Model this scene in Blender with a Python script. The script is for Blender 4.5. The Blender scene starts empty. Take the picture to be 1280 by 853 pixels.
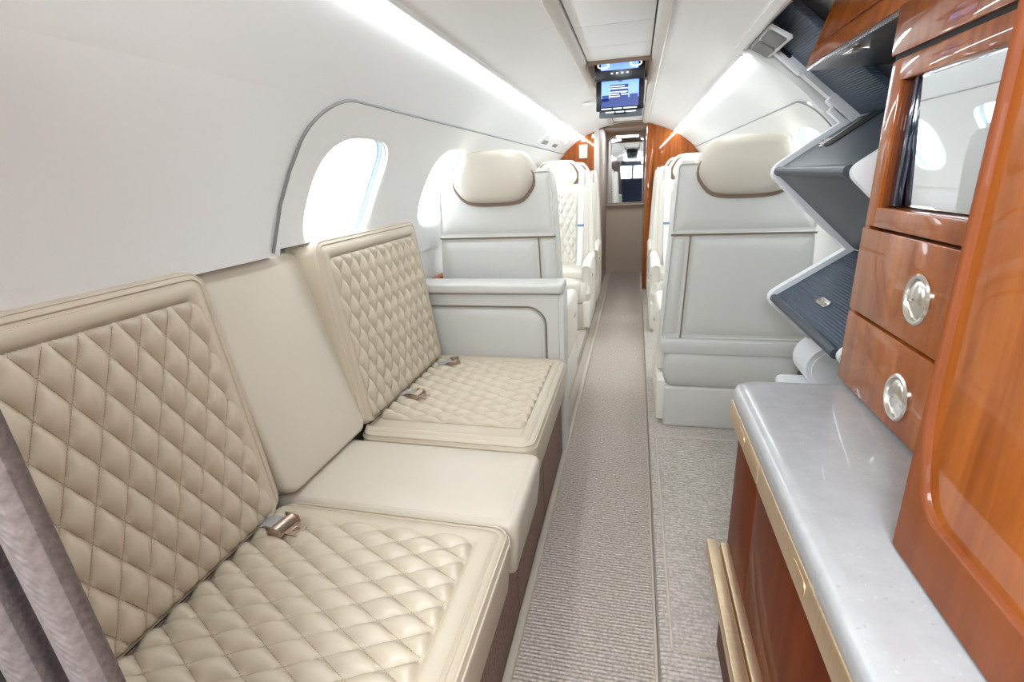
import bpy, bmesh, math, random
from mathutils import Vector, Matrix
random.seed(7)
PI = math.pi
rad = math.radians
SC = bpy.context.scene
COL = SC.collection

# ------------------------------------------------------------ camera, sky, light, exposure
cam_d = bpy.data.cameras.new('camera'); cam = bpy.data.objects.new('camera', cam_d); COL.objects.link(cam)
cam_d.sensor_width = 36; cam_d.lens = 620 / 1280 * 36; cam_d.clip_start = 0.01; cam_d.clip_end = 200
R3 = Matrix(((0.9720151, -0.0291692, 0.2331004), (0.2303613, 0.3128455, -0.9214452), (-0.0460466, 0.9493560, 0.3108100)))
cam.matrix_world = Matrix.Translation((0, 0, 1.3)) @ R3.to_4x4()
SC.camera = cam
SC.view_settings.view_transform = 'Standard'; SC.view_settings.look = 'None'
SC.view_settings.gamma = 1; SC.view_settings.use_curve_mapping = False
SC.view_settings.exposure = 1.55
world = bpy.data.worlds.new('sky'); SC.world = world; world.use_nodes = True
wn = world.node_tree.nodes; bg = wn['Background']
bg.inputs['Color'].default_value = (0.86, 0.93, 1.0, 1); bg.inputs['Strength'].default_value = 2.3
STRIP_POWER = 10.0
def area(name, loc, rot, sx, sy, power, color=(.86, .93, 1)):
    l = bpy.data.lights.new(name, 'AREA'); l.shape = 'RECTANGLE'; l.size = sx; l.size_y = sy; l.energy = power; l.color = color
    o = bpy.data.objects.new(name, l); COL.objects.link(o); o.location = loc; o.rotation_euler = rot
    return o
area('cabin_fill_light', (-.09, -.35, 1.74), (rad(20), 0, 0), .45, .7, 15)  # added fill lamp behind the camera, brightens the near cabin
area('galley_light', (.25, .02, 1.62), (rad(35), rad(-10), 0), .25, .25, 1.5)
area('vestibule_fill_light', (-.13, 6.3, 1.79), (0, 0, 0), .3, .5, 1.6)  # added fill lamp, lifts the dark end of the aisle
# ------------------------------------------------------------ materials
MATS = {}
def mat(name, color, rough=.5, metal=0, spec=.5, coat=0, emis=None, estr=0, noise=None, bump=None, sheen=0, coat_rough=.03):
    m = bpy.data.materials.new(name); m.use_nodes = True; MATS[name] = m
    nt = m.node_tree; b = nt.nodes['Principled BSDF']
    b.inputs['Base Color'].default_value = (*color, 1); b.inputs['Roughness'].default_value = rough
    b.inputs['Metallic'].default_value = metal; b.inputs['Specular IOR Level'].default_value = spec
    b.inputs['Coat Weight'].default_value = coat; b.inputs['Coat Roughness'].default_value = coat_rough
    b.inputs['Sheen Weight'].default_value = sheen
    if emis: b.inputs['Emission Color'].default_value = (*emis, 1); b.inputs['Emission Strength'].default_value = estr
    tc = nt.nodes.new('ShaderNodeTexCoord')
    if noise:   # (scale, amount, detail, stretch)
        sc, am, de, st = noise
        mp = nt.nodes.new('ShaderNodeMapping'); mp.inputs['Scale'].default_value = st
        nt.links.new(tc.outputs['Object'], mp.inputs['Vector'])
        n = nt.nodes.new('ShaderNodeTexNoise'); n.inputs['Scale'].default_value = sc; n.inputs['Detail'].default_value = de
        nt.links.new(mp.outputs[0], n.inputs['Vector'])
        r = nt.nodes.new('ShaderNodeValToRGB')
        r.color_ramp.elements[0].position = .3; r.color_ramp.elements[1].position = .7
        r.color_ramp.elements[0].color = (*[max(0, c * (1 - am)) for c in color], 1)
        r.color_ramp.elements[1].color = (*[min(1, c * (1 + am)) for c in color], 1)
        nt.links.new(n.outputs['Fac'], r.inputs['Fac']); nt.links.new(r.outputs[0], b.inputs['Base Color'])
    if bump:    # (scale, strength, distance)
        n2 = nt.nodes.new('ShaderNodeTexNoise'); n2.inputs['Scale'].default_value = bump[0]; n2.inputs['Detail'].default_value = 3
        nt.links.new(tc.outputs['Object'], n2.inputs['Vector'])
        bp = nt.nodes.new('ShaderNodeBump'); bp.inputs['Strength'].default_value = bump[1]; bp.inputs['Distance'].default_value = bump[2]
        nt.links.new(n2.outputs['Fac'], bp.inputs['Height']); nt.links.new(bp.outputs[0], b.inputs['Normal'])
    return m
def wave_bump(m, axis, scale, strength, dist, noise_amt=0.0, mixnoise=0.0):
    """regular ribs along one object axis"""
    nt = m.node_tree; b = nt.nodes['Principled BSDF']; tc = nt.nodes.new('ShaderNodeTexCoord')
    w = nt.nodes.new('ShaderNodeTexWave'); w.wave_type = 'BANDS'; w.bands_direction = axis
    w.inputs['Scale'].default_value = scale; w.inputs['Distortion'].default_value = noise_amt; w.inputs['Detail'].default_value = 2
    w.inputs['Detail Scale'].default_value = 3
    nt.links.new(tc.outputs['Object'], w.inputs['Vector'])
    bp = nt.nodes.new('ShaderNodeBump'); bp.inputs['Strength'].default_value = strength; bp.inputs['Distance'].default_value = dist
    nt.links.new(w.outputs['Fac'], bp.inputs['Height'])
    if mixnoise:
        n = nt.nodes.new('ShaderNodeTexNoise'); n.inputs['Scale'].default_value = 420; nt.links.new(tc.outputs['Object'], n.inputs['Vector'])
        mx = nt.nodes.new('ShaderNodeMath'); mx.operation = 'MULTIPLY_ADD'; mx.inputs[1].default_value = mixnoise
        nt.links.new(n.outputs['Fac'], mx.inputs[0]); nt.links.new(w.outputs['Fac'], mx.inputs[2]); nt.links.new(mx.outputs[0], bp.inputs['Height'])
    nt.links.new(bp.outputs[0], b.inputs['Normal'])
    return m
leather = mat('sofa_leather', (.58, .50, .38), .42, spec=.45, noise=(3, .03, 3, (1, 1, 1)), bump=(900, .12, .0006))
leather_pl = mat('plain_leather', (.62, .55, .45), .38, spec=.45, noise=(3, .03, 3, (1, 1, 1)), bump=(900, .1, .0006))
seat_l = mat('seat_leather', (.63, .615, .565), .4, spec=.45, noise=(3, .02, 3, (1, 1, 1)), bump=(900, .1, .0006))  # greyer copy of the cream leather; shade on the backs put into colour
seat_cream = mat('seat_cream_leather', (.80, .75, .66), .45, spec=.4)
seat_tan = mat('headrest_leather', (.58, .525, .43), .4, spec=.45, bump=(900, .1, .0006))
thread = mat('thread', (.40, .31, .20), .8)
seam_d = mat('seam_shadow', (.20, .15, .10), .8)
wallm = mat('wall_panel', (.87, .875, .865), .5, spec=.3)
wallp = mat('window_panel', (.86, .855, .83), .45, spec=.35)
ceilm = mat('ceiling_panel', (.89, .87, .84), .55, spec=.25)
rail_m = mat('ceiling_rail', (.72, .67, .61), .45)
bead_m = mat('panel_gasket', (.24, .235, .23), .6)
led = mat('led_diffuser', (1, 1, 1), .5, emis=(.87, .94, 1), estr=STRIP_POWER)
chrome = mat('nickel', (.78, .74, .68), .18, metal=1)
brass = mat('brushed_gold', (.84, .66, .45), .42, metal=1, noise=(4, .05, 2, (1, 40, 1)))
bronze = mat('bronze_buckle', (.55, .44, .36), .28, metal=1)
white_pl = mat('white_plastic', (.86, .87, .88), .4)
grey_d = mat('dark_grey_panel', (.13, .145, .165), .55)
black = mat('black_plastic', (.012, .013, .018), .25)
blackgap = mat('black_gap', (.006, .005, .004), .7)
brown_tr = mat('brown_trim', (.20, .13, .08), .45)
bin_m = mat('bulkhead_beige', (.66, .56, .44), .6)
pale_bm = mat('pale_jamb', (.60, .58, .53), .5)
mirror_m = mat('mirror', (.80, .82, .84), .02, metal=1)
beltm = mat('belt_webbing', (.38, .37, .36), .7)
blue_m = mat('blue_label', (.18, .27, .42), .5)
switch_m = mat('switch_plate', (.84, .72, .56), .5)
# step covering: fine ribs
ribm = wave_bump(mat('ribbed_step_rubber', (.06, .085, .12), .5, spec=.4), 'Z', 62, .8, .0022)
smoothstep_m = mat('smooth_step_rubber', (.055, .066, .085), .42, bump=(300, .15, .001))
carbon = wave_bump(mat('woven_dark_panel', (.05, .04, .038), .3, coat=.3), 'DIAGONAL', 60, .7, .002)
# carpets
def carpet(name, c1, c2, rib=26, dist=.004):
    m = mat(name, c1, .95, spec=.1, sheen=.2); nt = m.node_tree; b = nt.nodes['Principled BSDF']
    tc = nt.nodes.new('ShaderNodeTexCoord')
    n = nt.nodes.new('ShaderNodeTexNoise'); n.inputs['Scale'].default_value = 110; n.inputs['Detail'].default_value = 3
    nt.links.new(tc.outputs['Object'], n.inputs['Vector'])
    r = nt.nodes.new('ShaderNodeValToRGB'); r.color_ramp.elements[0].position = .38; r.color_ramp.elements[1].position = .62
    r.color_ramp.elements[0].color = (*c2, 1); r.color_ramp.elements[1].color = (*c1, 1)
    nt.links.new(n.outputs['Fac'], r.inputs['Fac']); nt.links.new(r.outputs[0], b.inputs['Base Color'])
    wave_bump(m, 'Y', rib, 1.0, dist, 1.0, .45)
    return m
carpet_a = carpet('ribbed_aisle_carpet', (.68, .585, .50), (.44, .365, .305))
carpet_b = carpet('raised_floor_carpet', (.66, .58, .50), (.45, .39, .335), 24)
carpet_k = carpet('brown_kick_carpet', (.30, .17, .115), (.19, .10, .07), 24)
binding = mat('carpet_binding', (.56, .49, .40), .85)
# woods: glossy cherry veneer
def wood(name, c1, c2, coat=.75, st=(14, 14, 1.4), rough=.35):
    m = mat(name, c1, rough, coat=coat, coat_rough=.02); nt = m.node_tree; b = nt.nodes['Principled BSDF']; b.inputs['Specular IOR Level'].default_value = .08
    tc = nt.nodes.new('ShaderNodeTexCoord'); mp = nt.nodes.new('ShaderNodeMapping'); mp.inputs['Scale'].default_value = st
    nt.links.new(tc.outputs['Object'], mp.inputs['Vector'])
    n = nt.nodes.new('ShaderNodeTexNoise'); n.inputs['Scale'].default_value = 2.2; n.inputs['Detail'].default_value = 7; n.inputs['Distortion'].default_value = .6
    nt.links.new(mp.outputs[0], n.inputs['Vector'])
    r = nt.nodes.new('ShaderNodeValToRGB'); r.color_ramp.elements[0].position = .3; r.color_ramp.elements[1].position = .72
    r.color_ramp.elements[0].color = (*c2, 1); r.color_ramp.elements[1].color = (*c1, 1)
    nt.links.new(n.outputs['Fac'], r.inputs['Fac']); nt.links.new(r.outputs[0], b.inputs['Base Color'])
    return m
cherry = wood('glossy_cherry', (.44, .125, .018), (.24, .052, .006))
cherry_d = wood('satin_cherry_frame', (.235, .066, .022), (.17, .045, .014), coat=.25, rough=.42)
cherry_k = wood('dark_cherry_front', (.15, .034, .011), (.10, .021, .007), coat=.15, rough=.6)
stone = mat('speckled_grey_counter', (.60, .585, .57), .28, spec=.5, coat=.3)
def stone_nodes():
    nt = stone.node_tree; b = nt.nodes['Principled BSDF']; tc = nt.nodes.new('ShaderNodeTexCoord')
    n = nt.nodes.new('ShaderNodeTexVoronoi'); n.inputs['Scale'].default_value = 330
    n2 = nt.nodes.new('ShaderNodeTexNoise'); n2.inputs['Scale'].default_value = 35; n2.inputs['Detail'].default_value = 5
    nt.links.new(tc.outputs['Object'], n.inputs['Vector']); nt.links.new(tc.outputs['Object'], n2.inputs['Vector'])
    r = nt.nodes.new('ShaderNodeValToRGB'); e = r.color_ramp.elements; r.color_ramp.interpolation = 'CONSTANT'
    nt.links.new(n.outputs['Color'], r.inputs['Fac'])
    e[0].position = 0; e[0].color = (.36, .35, .33, 1); e[1].position = .07; e[1].color = (.45, .45, .45, 1)
    x = e.new(.9); x.color = (.53, .53, .53, 1)
    m = nt.nodes.new('ShaderNodeMixRGB'); m.blend_type = 'MULTIPLY'; m.inputs[0].default_value = .35
    nt.links.new(r.outputs[0], m.inputs[1]); nt.links.new(n2.outputs['Fac'], m.inputs[2])
    m2 = nt.nodes.new('ShaderNodeMixRGB'); m2.inputs[0].default_value = .25; m2.inputs[2].default_value = (.45, .45, .45, 1)
    nt.links.new(m.outputs[0], m2.inputs[1]); nt.links.new(m2.outputs[0], b.inputs['Base Color'])
stone_nodes()
# pane: thin clear glass
glass = bpy.data.materials.new('window_glass'); glass.use_nodes = True
def glass_nodes():
    nt = glass.node_tree; nt.nodes.clear()
    o = nt.nodes.new('ShaderNodeOutputMaterial'); mx = nt.nodes.new('ShaderNodeMixShader')
    t = nt.nodes.new('ShaderNodeBsdfTransparent'); g = nt.nodes.new('ShaderNodeBsdfGlossy'); g.inputs['Roughness'].default_value = .02
    t.inputs['Color'].default_value = (.93, .96, 1, 1)
    mx.inputs[0].default_value = .06
    nt.links.new(t.outputs[0], mx.inputs[1]); nt.links.new(g.outputs[0], mx.inputs[2]); nt.links.new(mx.outputs[0], o.inputs[0])
glass_nodes()
# curtain fabric
curt = wave_bump(mat('curtain_wool', (.135, .103, .094), .95, noise=(160, .2, 2, (1, 1, 1))), 'DIAGONAL', 90, .35, .001, .6, 1.2)

# ------------------------------------------------------------ builders
def obj_from_bm(name, bm, m, parent=None, smooth=True):
    me = bpy.data.meshes.new(name); bm.to_mesh(me); bm.free()
    me.materials.append(m)
    if smooth:
        for p in me.polygons: p.use_smooth = True
        try: me.set_sharp_from_angle(angle=rad(40))
        except Exception: pass
    o = bpy.data.objects.new(name, me); COL.objects.link(o)
    if parent: o.parent = parent
    return o
def empty(name, loc=(0, 0, 0), rz=0):
    o = bpy.data.objects.new(name, None); COL.objects.link(o); o.location = loc; o.rotation_euler = (0, 0, rz); o.empty_display_size = .05
    return o
def tag(o, label, cat, group=None):
    o['label'] = label; o['category'] = cat
    if group: o['group'] = group
    return o
def struct(o): o['kind'] = 'structure'; return o
def B(bm, x0, x1, y0, y1, z0, z1, bev=0, seg=2, M=None):
    """append a box (bevelled) to bm"""
    t = bmesh.new(); bmesh.ops.create_cube(t, size=1)
    for v in t.verts: v.co = Vector((x0 + (v.co.x + .5) * (x1 - x0), y0 + (v.co.y + .5) * (y1 - y0), z0 + (v.co.z + .5) * (z1 - z0)))
    if bev: bmesh.ops.bevel(t, geom=t.edges[:], offset=bev, segments=seg, profile=.5, affect='EDGES')
    if M: bmesh.ops.transform(t, matrix=M, verts=t.verts)
    merge(bm, t); return bm
def merge(bm, t):
    me = bpy.data.meshes.new('tmp'); t.to_mesh(me); t.free(); bm.from_mesh(me); bpy.data.meshes.remove(me)
def box(name, x0, x1, y0, y1, z0, z1, m, parent=None, bev=.003, seg=2, M=None):
    return obj_from_bm(name, B(bmesh.new(), x0, x1, y0, y1, z0, z1, bev, seg, M), m, parent)
def loft(loops, cap0=True, cap1=True, closed=True, bm=None):
    bm = bm or bmesh.new(); vs = [[bm.verts.new(p) for p in L] for L in loops]; n = len(loops[0])
    for a, b in zip(vs, vs[1:]):
        for i in range(n if closed else n - 1):
            j = (i + 1) % n
            try: bm.faces.new((a[i], a[j], b[j], b[i]))
            except ValueError: pass
    if cap0: bm.faces.new(vs[0][::-1])
    if cap1: bm.faces.new(vs[-1])
    bmesh.ops.recalc_face_normals(bm, faces=bm.faces[:])
    return bm
def rr(u0, u1, v0, v1, r, n=6):
    """rounded rectangle loop, 4*(n+1) points"""
    r = max(1e-4, min(r, (u1 - u0) / 2 - 1e-4, (v1 - v0) / 2 - 1e-4)); P = []
    for cx, cy, a0 in ((u1 - r, v1 - r, 0), (u0 + r, v1 - r, 90), (u0 + r, v0 + r, 180), (u1 - r, v0 + r, 270)):
        for k in range(n + 1):
            a = rad(a0 + 90 * k / n); P.append((cx + r * math.cos(a), cy + r * math.sin(a)))
    return P
def frame(O, U, V, W):
    O, U, V, W = map(Vector, (O, U, V, W)); U.normalize(); V.normalize(); W.normalize()
    return lambda u, v, w: O + U * u + V * v + W * w
def tube(bm, pts, r, n=8, closed=False):
    pts = [Vector(p) for p in pts]; L = []; N = len(pts); prev = None
    for i, p in enumerate(pts):
        a = pts[i - 1] if (i or closed) else p; b = pts[(i + 1) % N] if (i < N - 1 or closed) else p
        t = (b - a).normalized()
        if prev is None: up = Vector((0, 0, 1)) if abs(t.z) < .9 else Vector((1, 0, 0)); s = t.cross(up).normalized()
        else: s = (prev - t * prev.dot(t)).normalized()
        prev = s; q = t.cross(s)
        L.append([p + (s * math.cos(2 * PI * k / n) + q * math.sin(2 * PI * k / n)) * r for k in range(n)])
    if closed: L.append(L[0])
    t = loft(L, not closed, not closed)
    if closed: bmesh.ops.remove_doubles(t, verts=t.verts, dist=1e-6)
    merge(bm, t); return bm
def puff(f, u0, u1, v0, v1, wb, rc, border=None, crown=.008, taper=0., edge=.022, bm=None, n=7, clamp_u0=None):
    """upholstered slab in frame f: sides rise from wb, rolled edge at w=0; border = width of a padded welt or None"""
    pr = [(.006 + taper, wb), (.001 + taper * .9, wb + .006), (taper * .3, wb * .5), (0, -edge * 1.3), (edge * .06, -edge * .72), (edge * .28, -edge * .33), (edge * .62, -edge * .08)]
    if border:
        b = border; e = edge * .8
        pr += [(e, -.0005), (e + .003, -.004), (e + .006, -.0005), (e + .014, .003), ((b + e) * .5, .0055), (b - .012, .0045), (b - .005, .001), (b - .001, -.004), (b + .004, -.006), (b + .012, -.006)]
    else:
        pr += [(edge, 0), (edge * 1.3, crown * .15), (edge * 2, crown * .45), (edge * 3.4, crown * .8), (edge * 5, crown)]
    m = min(u1 - u0, v1 - v0) / 2 - .002; loops = []
    for d, w in pr:
        if d > m: break
        loops.append([f(u, v, w) for u, v in rr(u0 + (min(d, clamp_u0) if clamp_u0 else d), u1 - d, v0 + d, v1 - d, max(rc - d, .012), n)])
    return loft(loops, True, True, bm=bm)
def sd_rr(u, v, u0, u1, v0, v1, r):
    cx, cy = (u0 + u1) / 2, (v0 + v1) / 2; qx = abs(u - cx) - (u1 - u0) / 2 + r; qy = abs(v - cy) - (v1 - v0) / 2 + r
    return r - math.hypot(max(qx, 0), max(qy, 0)) - min(max(qx, qy), 0)
def quilt(name, f, u0, u1, v0, v1, node, m, parent, a=.0595, b=.03, N=8, D=.018, r=.03, stitches=True, w0=-.002):
    bm = bmesh.new(); vs = {}
    us, vsn = node
    rng = int(max((u1 - u0) / a, (v1 - v0) / b)) + 4
    cu, cv = (u0 + u1) / 2, (v0 + v1) / 2
    ic = round(((cu - us) / a + (cv - vsn) / b) / 2); jc = round(((cu - us) / a - (cv - vsn) / b) / 2)
    def uv(i, j): return us + (i + j) * a, vsn + (i - j) * b
    def V(I, J):
        k = (I, J)
        if k not in vs:
            i, j = I / N, J / N; u, v = uv(i, j); d = sd_rr(u, v, u0, u1, v0, v1, r)
            si = 1 - abs((i % 1) - .5) * 2; sj = 1 - abs((j % 1) - .5) * 2
            h = D * (1 - (1 - si) ** 2.7) * (1 - (1 - sj) ** 2.7)
            e = max(0, min(1, d / .016)); e = math.sqrt(e * (2 - e))
            w = w0 + h * e
            if d <= 0:
                g = 1e-4; gu = (sd_rr(u + g, v, u0, u1, v0, v1, r) - d) / g; gv = (sd_rr(u, v + g, u0, u1, v0, v1, r) - d) / g
                u, v = u - gu * d, v - gv * d; w = w0 - .003
            vs[k] = (bm.verts.new(f(u, v, w)), d)
        return vs[k]
    R_ = rng * N // 2 + N
    for I in range(ic * N - R_, ic * N + R_):
        for J in range(jc * N - R_, jc * N + R_):
            u, v = uv(I / N, J / N)
            if u < u0 - .02 or u > u1 + .02 or v < v0 - .02 or v > v1 + .02: continue
            q = [V(I, J), V(I + 1, J), V(I + 1, J + 1), V(I, J + 1)]
            if max(x[1] for x in q) > 0 and min(x[1] for x in q) > -.011: bm.faces.new([x[0] for x in q])
    for v in [v for v in bm.verts if not v.link_faces]: bm.verts.remove(v)
    o = obj_from_bm(name, bm, m, parent)
    o.data.polygons.foreach_set('use_smooth', [True] * len(o.data.polygons))
    try: o.data.set_sharp_from_angle(angle=rad(75))
    except Exception: pass
    if stitches:
        sb = bmesh.new(); L = math.hypot(a, b); ns = int(L / .0052)
        for I in range(ic - rng, ic + rng):
            for J in range(jc - rng, jc + rng):
                for di, dj in ((1, 0), (0, 1)):
                    for k in range(ns):
                        t = (k + .5) / ns; u, v = uv(I + di * t, J + dj * t)
                        if sd_rr(u, v, u0, u1, v0, v1, r) < .004: continue
                        du, dv = a / L, (b if di else -b) / L; hl, hw = .0017, .0007; w = w0 + .0011
                        c = [(-hl, -hw, 0), (hl, -hw, 0), (hl, hw, 0), (-hl, hw, 0), (-hl * .5, 0, .0006), (hl * .5, 0, .0006)]
                        q = [sb.verts.new(f(u + x * du - y * dv, v + x * dv + y * du, w + z)) for x, y, z in c]
                        for F in ((0, 1, 5, 4), (2, 3, 4, 5), (1, 2, 5), (3, 0, 4)): sb.faces.new([q[z] for z in F])
        s = obj_from_bm('stitching', sb, thread, o, smooth=False); s['kind'] = 'stuff'
    return o
def line_stitch(bm, pts, step=.0055, hl=.0017, hw=.0005):
    """thread dashes along a closed polyline"""
    N = len(pts); acc = 0
    for i in range(N):
        a, b = Vector(pts[i]), Vector(pts[(i + 1) % N]); L = (b - a).length
        if L < 1e-6: continue
        d = (b - a) / L; t = step - acc
        while t < L:
            tube(bm, [a + d * (t - hl), a + d * (t + hl)], hw, 4) if False else None
            p = a + d * t; up = Vector((0, 0, 1)) if abs(d.z) < .8 else Vector((1, 0, 0)); s = d.cross(up).normalized() * hw; q = s.cross(d).normalized() * hw
            v = [bm.verts.new(x) for x in (p - d * hl, p + s, p + q, p - s, p - q, p + d * hl)]
            for F in ((0, 1, 2), (0, 2, 3), (0, 3, 4), (0, 4, 1), (5, 2, 1), (5, 3, 2), (5, 4, 3), (5, 1, 4)): bm.faces.new([v[k] for k in F])
            t += step
        acc = (L + acc) % step if L >= step - acc else acc + L
# cabin cross-section
CX, CZ, RR = -.09, .85, .94
def W(y, th, side=-1, off=0):
    a = rad(th); return Vector((CX + side * (RR - off) * math.cos(a), y, CZ + (RR - off) * math.sin(a)))
def arc_patch(bm, y0, y1, t0, t1, side=-1, off=0, ny=None, nt=None):
    ny = ny or max(1, int((y1 - y0) / .5)); nt = nt or max(1, int(abs(t1 - t0) / 2)); g = [[bm.verts.new(W(y0 + (y1 - y0) * i / ny, t0 + (t1 - t0) * j / nt, side, off)) for j in range(nt + 1)] for i in range(ny + 1)]
    for i in range(ny):
        for j in range(nt): bm.faces.new((g[i][j], g[i + 1][j], g[i + 1][j + 1], g[i][j + 1]))

# ------------------------------------------------------------ SETTING: hull walls
TOP = 45.6; TH_C = 27.2; WH_Y, WH_T = .212, 11.9
YE = 5.62
wl = bmesh.new()
arc_patch(wl, -.9, YE, 44.4, 62, -1, ny=14)
TN = 16.8; ZN = W(0, TN).z; XN = W(0, TN).x
arc_patch(wl, -.9, 1.24, TN, 44.4, -1)
arc_patch(wl, 1.24, 1.30, 38, 44.4, -1)
arc_patch(wl, 2.2, YE, 0, 10, -1)
def quad(bm, *p): bm.faces.new([bm.verts.new(q) for q in p])
quad(wl, (CX - RR, 2.2, 0), (CX - RR, YE, 0), (CX - RR, YE, CZ), (CX - RR, 2.2, CZ))
z19 = 1.141; x19 = -.985
XW = -1.17
quad(wl, (XW, -.9, 0), (XW, 2.2, 0), (XW, 2.2, 1.2), (XW, -.9, 1.2))
quad(wl, (XW, -.9, ZN), (XW, 1.24, ZN), (XN, 1.24, ZN), (XN, -.9, ZN))
quad(wl, (XW, 1.24, z19), (XW, 2.2, z19), (x19, 2.2, z19), (x19, 1.24, z19))
quad(wl, (XW, 2.2, 0), (-1.0, 2.2, 0), (-1.0, 2.2, z19), (XW, 2.2, z19))
struct(obj_from_bm('wall_left', wl, wallm))
wr = bmesh.new()
arc_patch(wr, 2.06, YE, 44.4, 62, 1)
arc_patch(wr, 2.06, YE, 0, 10, 1)
arc_patch(wr, -.9, 1.15, 0, 62, 1)
quad(wr, (CX + RR, -.9, 0), (CX + RR, YE, 0), (CX + RR, YE, CZ), (CX + RR, -.9, CZ))
quad(wr, (.66, 2.06, 0), (.95, 2.06, 0), (.95, 2.06, 1.1), (.80, 2.06, 1.1))
struct(obj_from_bm('wall_right', wr, wallm))

def panel_cell(bm, y0, y1, t0, yc, side, off, round_left=False, nseg=72):
    """ring from the window opening to the cell edge, then a short return at the arch"""
    def hole(phi, s=1.0):
        c, q = math.cos(phi), math.sin(phi); n = 3.2; k = (abs(c) ** n + abs(q) ** n) ** (-1 / n)
        return yc + WH_Y * s * k * c, TH_C + WH_T * s * k * q
    K = .94 * PI / 180
    PH = sorted([2 * PI * k / nseg for k in range(nseg)] + [math.atan2((t - TH_C) * .35 / (TOP - TH_C), y - yc) % (2 * PI) for y in (y0, y1) for t in (t0, TOP)]); nseg = len(PH)
    def outer(phi):
        dy, dt = math.cos(phi), math.sin(phi) / K * .94 * 0 + math.sin(phi) * (TOP - TH_C) / .35
        lo, hi = 0, 3
        for _ in range(40):
            md = (lo + hi) / 2; y = yc + dy * md; t = TH_C + dt * md
            ok = y0 <= y <= y1 and t0 <= t <= TOP
            if ok and round_left:
                r = .14; Y = y - (y0 + r); T = (t - TOP) * K + r
                if Y < 0 and T > 0 and math.hypot(Y, T) > r: ok = False
            lo, hi = (md, hi) if ok else (lo, md)
        return yc + dy * lo, TH_C + dt * lo
    loops = []
    for s, o in ((1.0, off - .075), (.985, off - .05), (.97, off - .02), (.985, off - .004), (1.03, off), (1.06, off)):
        loops.append([W(*hole(PH[k], s), side, o) for k in range(nseg)])
    H_ = [hole(PH[k], 1.06) for k in range(nseg)]; O_ = [outer(PH[k]) for k in range(nseg)]
    for q in range(1, 7):
        t = q / 6; loops.append([W(H_[k][0] * (1 - t) + O_[k][0] * t, H_[k][1] * (1 - t) + O_[k][1] * t, side, off) for k in range(nseg)])
    loops.append([W(O_[k][0], O_[k][1], side, off - .012) for k in range(nseg)])
    vs = [[bm.verts.new(p) for p in L] for L in loops]
    for a, b in zip(vs, vs[1:]):
        for i in range(nseg):
            j = (i + 1) % nseg; bm.faces.new((a[i], a[j], b[j], b[i]))
def window_unit(i, yc, side, clip, name_side):
    def hole(phi, s, o):
        c, q = math.cos(phi), math.sin(phi); n = 3.2; k = (abs(c) ** n + abs(q) ** n) ** (-1 / n)
        return W(yc + WH_Y * s * k * c, TH_C + WH_T * s * k * q, side, o)
    def cutz(bm):
        if clip: bmesh.ops.bisect_plane(bm, geom=bm.verts[:] + bm.edges[:] + bm.faces[:], plane_co=(0, 0, z19), plane_no=(0, 0, -1), clear_outer=True)
        return bm
    n = 56; ph = [2 * PI * k / n for k in range(n)]
    # inner gasket frame
    t = loft([[hole(p, s, o) for p in ph] for s, o in ((1.0, -.030), (.93, -.034), (.90, -.046), (.90, -.062), (1.0, -.07))], False, False)
    fr = struct(obj_from_bm('window_%d' % i, cutz(t), white_pl))
    g = bmesh.new(); ring = [hole(p, .93, -.052) for p in ph]; c = g.verts.new(W(yc, TH_C, side, -.052)); V = [g.verts.new(p) for p in ring]
    for k in range(n): g.faces.new((c, V[k], V[(k + 1) % n]))
    obj_from_bm('pane', cutz(g), glass, fr)
    # shade tracks on the jamb: a bluish band and a white one
    for nm, o0, o1, m_ in (('shade_track', -.020, -.046, shade_m), ('shade_rail', -.004, -.014, white_pl)):
        pts = [[hole(rad(a), s, o) for a in range(-75, 76, 5)] for s, o in ((1.0, o0), (.955, o0 - .002), (.955, o1), (1.0, o1))]
        obj_from_bm(nm, cutz(loft(pts, False, False, closed=False)), m_, fr)
shade_m = mat('window_shade_track', (.30, .40, .56), .4)
wi = 1
for side, ys, ya, nm in ((-1, [1.53 + .85 * k for k in range(5)], 1.205, 'left'), (1, [2.38 + .85 * k for k in range(4)], 2.06, 'right')):
    bm = bmesh.new()
    for k, yc in enumerate(ys):
        y0 = ya if k == 0 else yc - .425; y1 = yc + .425 if k < len(ys) - 1 else YE - .01
        clip = (side == -1 and k == 0)
        t = bmesh.new(); panel_cell(t, y0, y1, 8 if not clip else 12, yc, side, .008, k == 0)
        if clip: bmesh.ops.bisect_plane(t, geom=t.verts[:] + t.edges[:] + t.faces[:], plane_co=(0, 0, z19), plane_no=(0, 0, -1), clear_outer=True)
        merge(bm, t)
        window_unit(wi, yc, side, clip, nm); wi += 1
    struct(obj_from_bm('trim_%d' % (1 if side < 0 else 2), bm, wallp))
    # gasket bead along the panel's top and arch
    pts = []; r = .14; K = .94 * PI / 180
    for th in ([17.6, 26, 32] if side < 0 else [9, 20, 32]): pts.append(W(ya, th, side, .004))
    for a in range(0, 91, 6): pts.append(W(ya + r - r * math.cos(rad(a)), TOP - r / K + r / K * math.sin(rad(a)), side, .004))
    for k in range(1, 25): pts.append(W(ya + r + (YE - ya - r) * k / 24, TOP, side, .004))
    b2 = bmesh.new(); tube(b2, pts, .0045, 8)
    struct(obj_from_bm('trim_%d' % (3 if side < 0 else 4), b2, bead_m))

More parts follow.
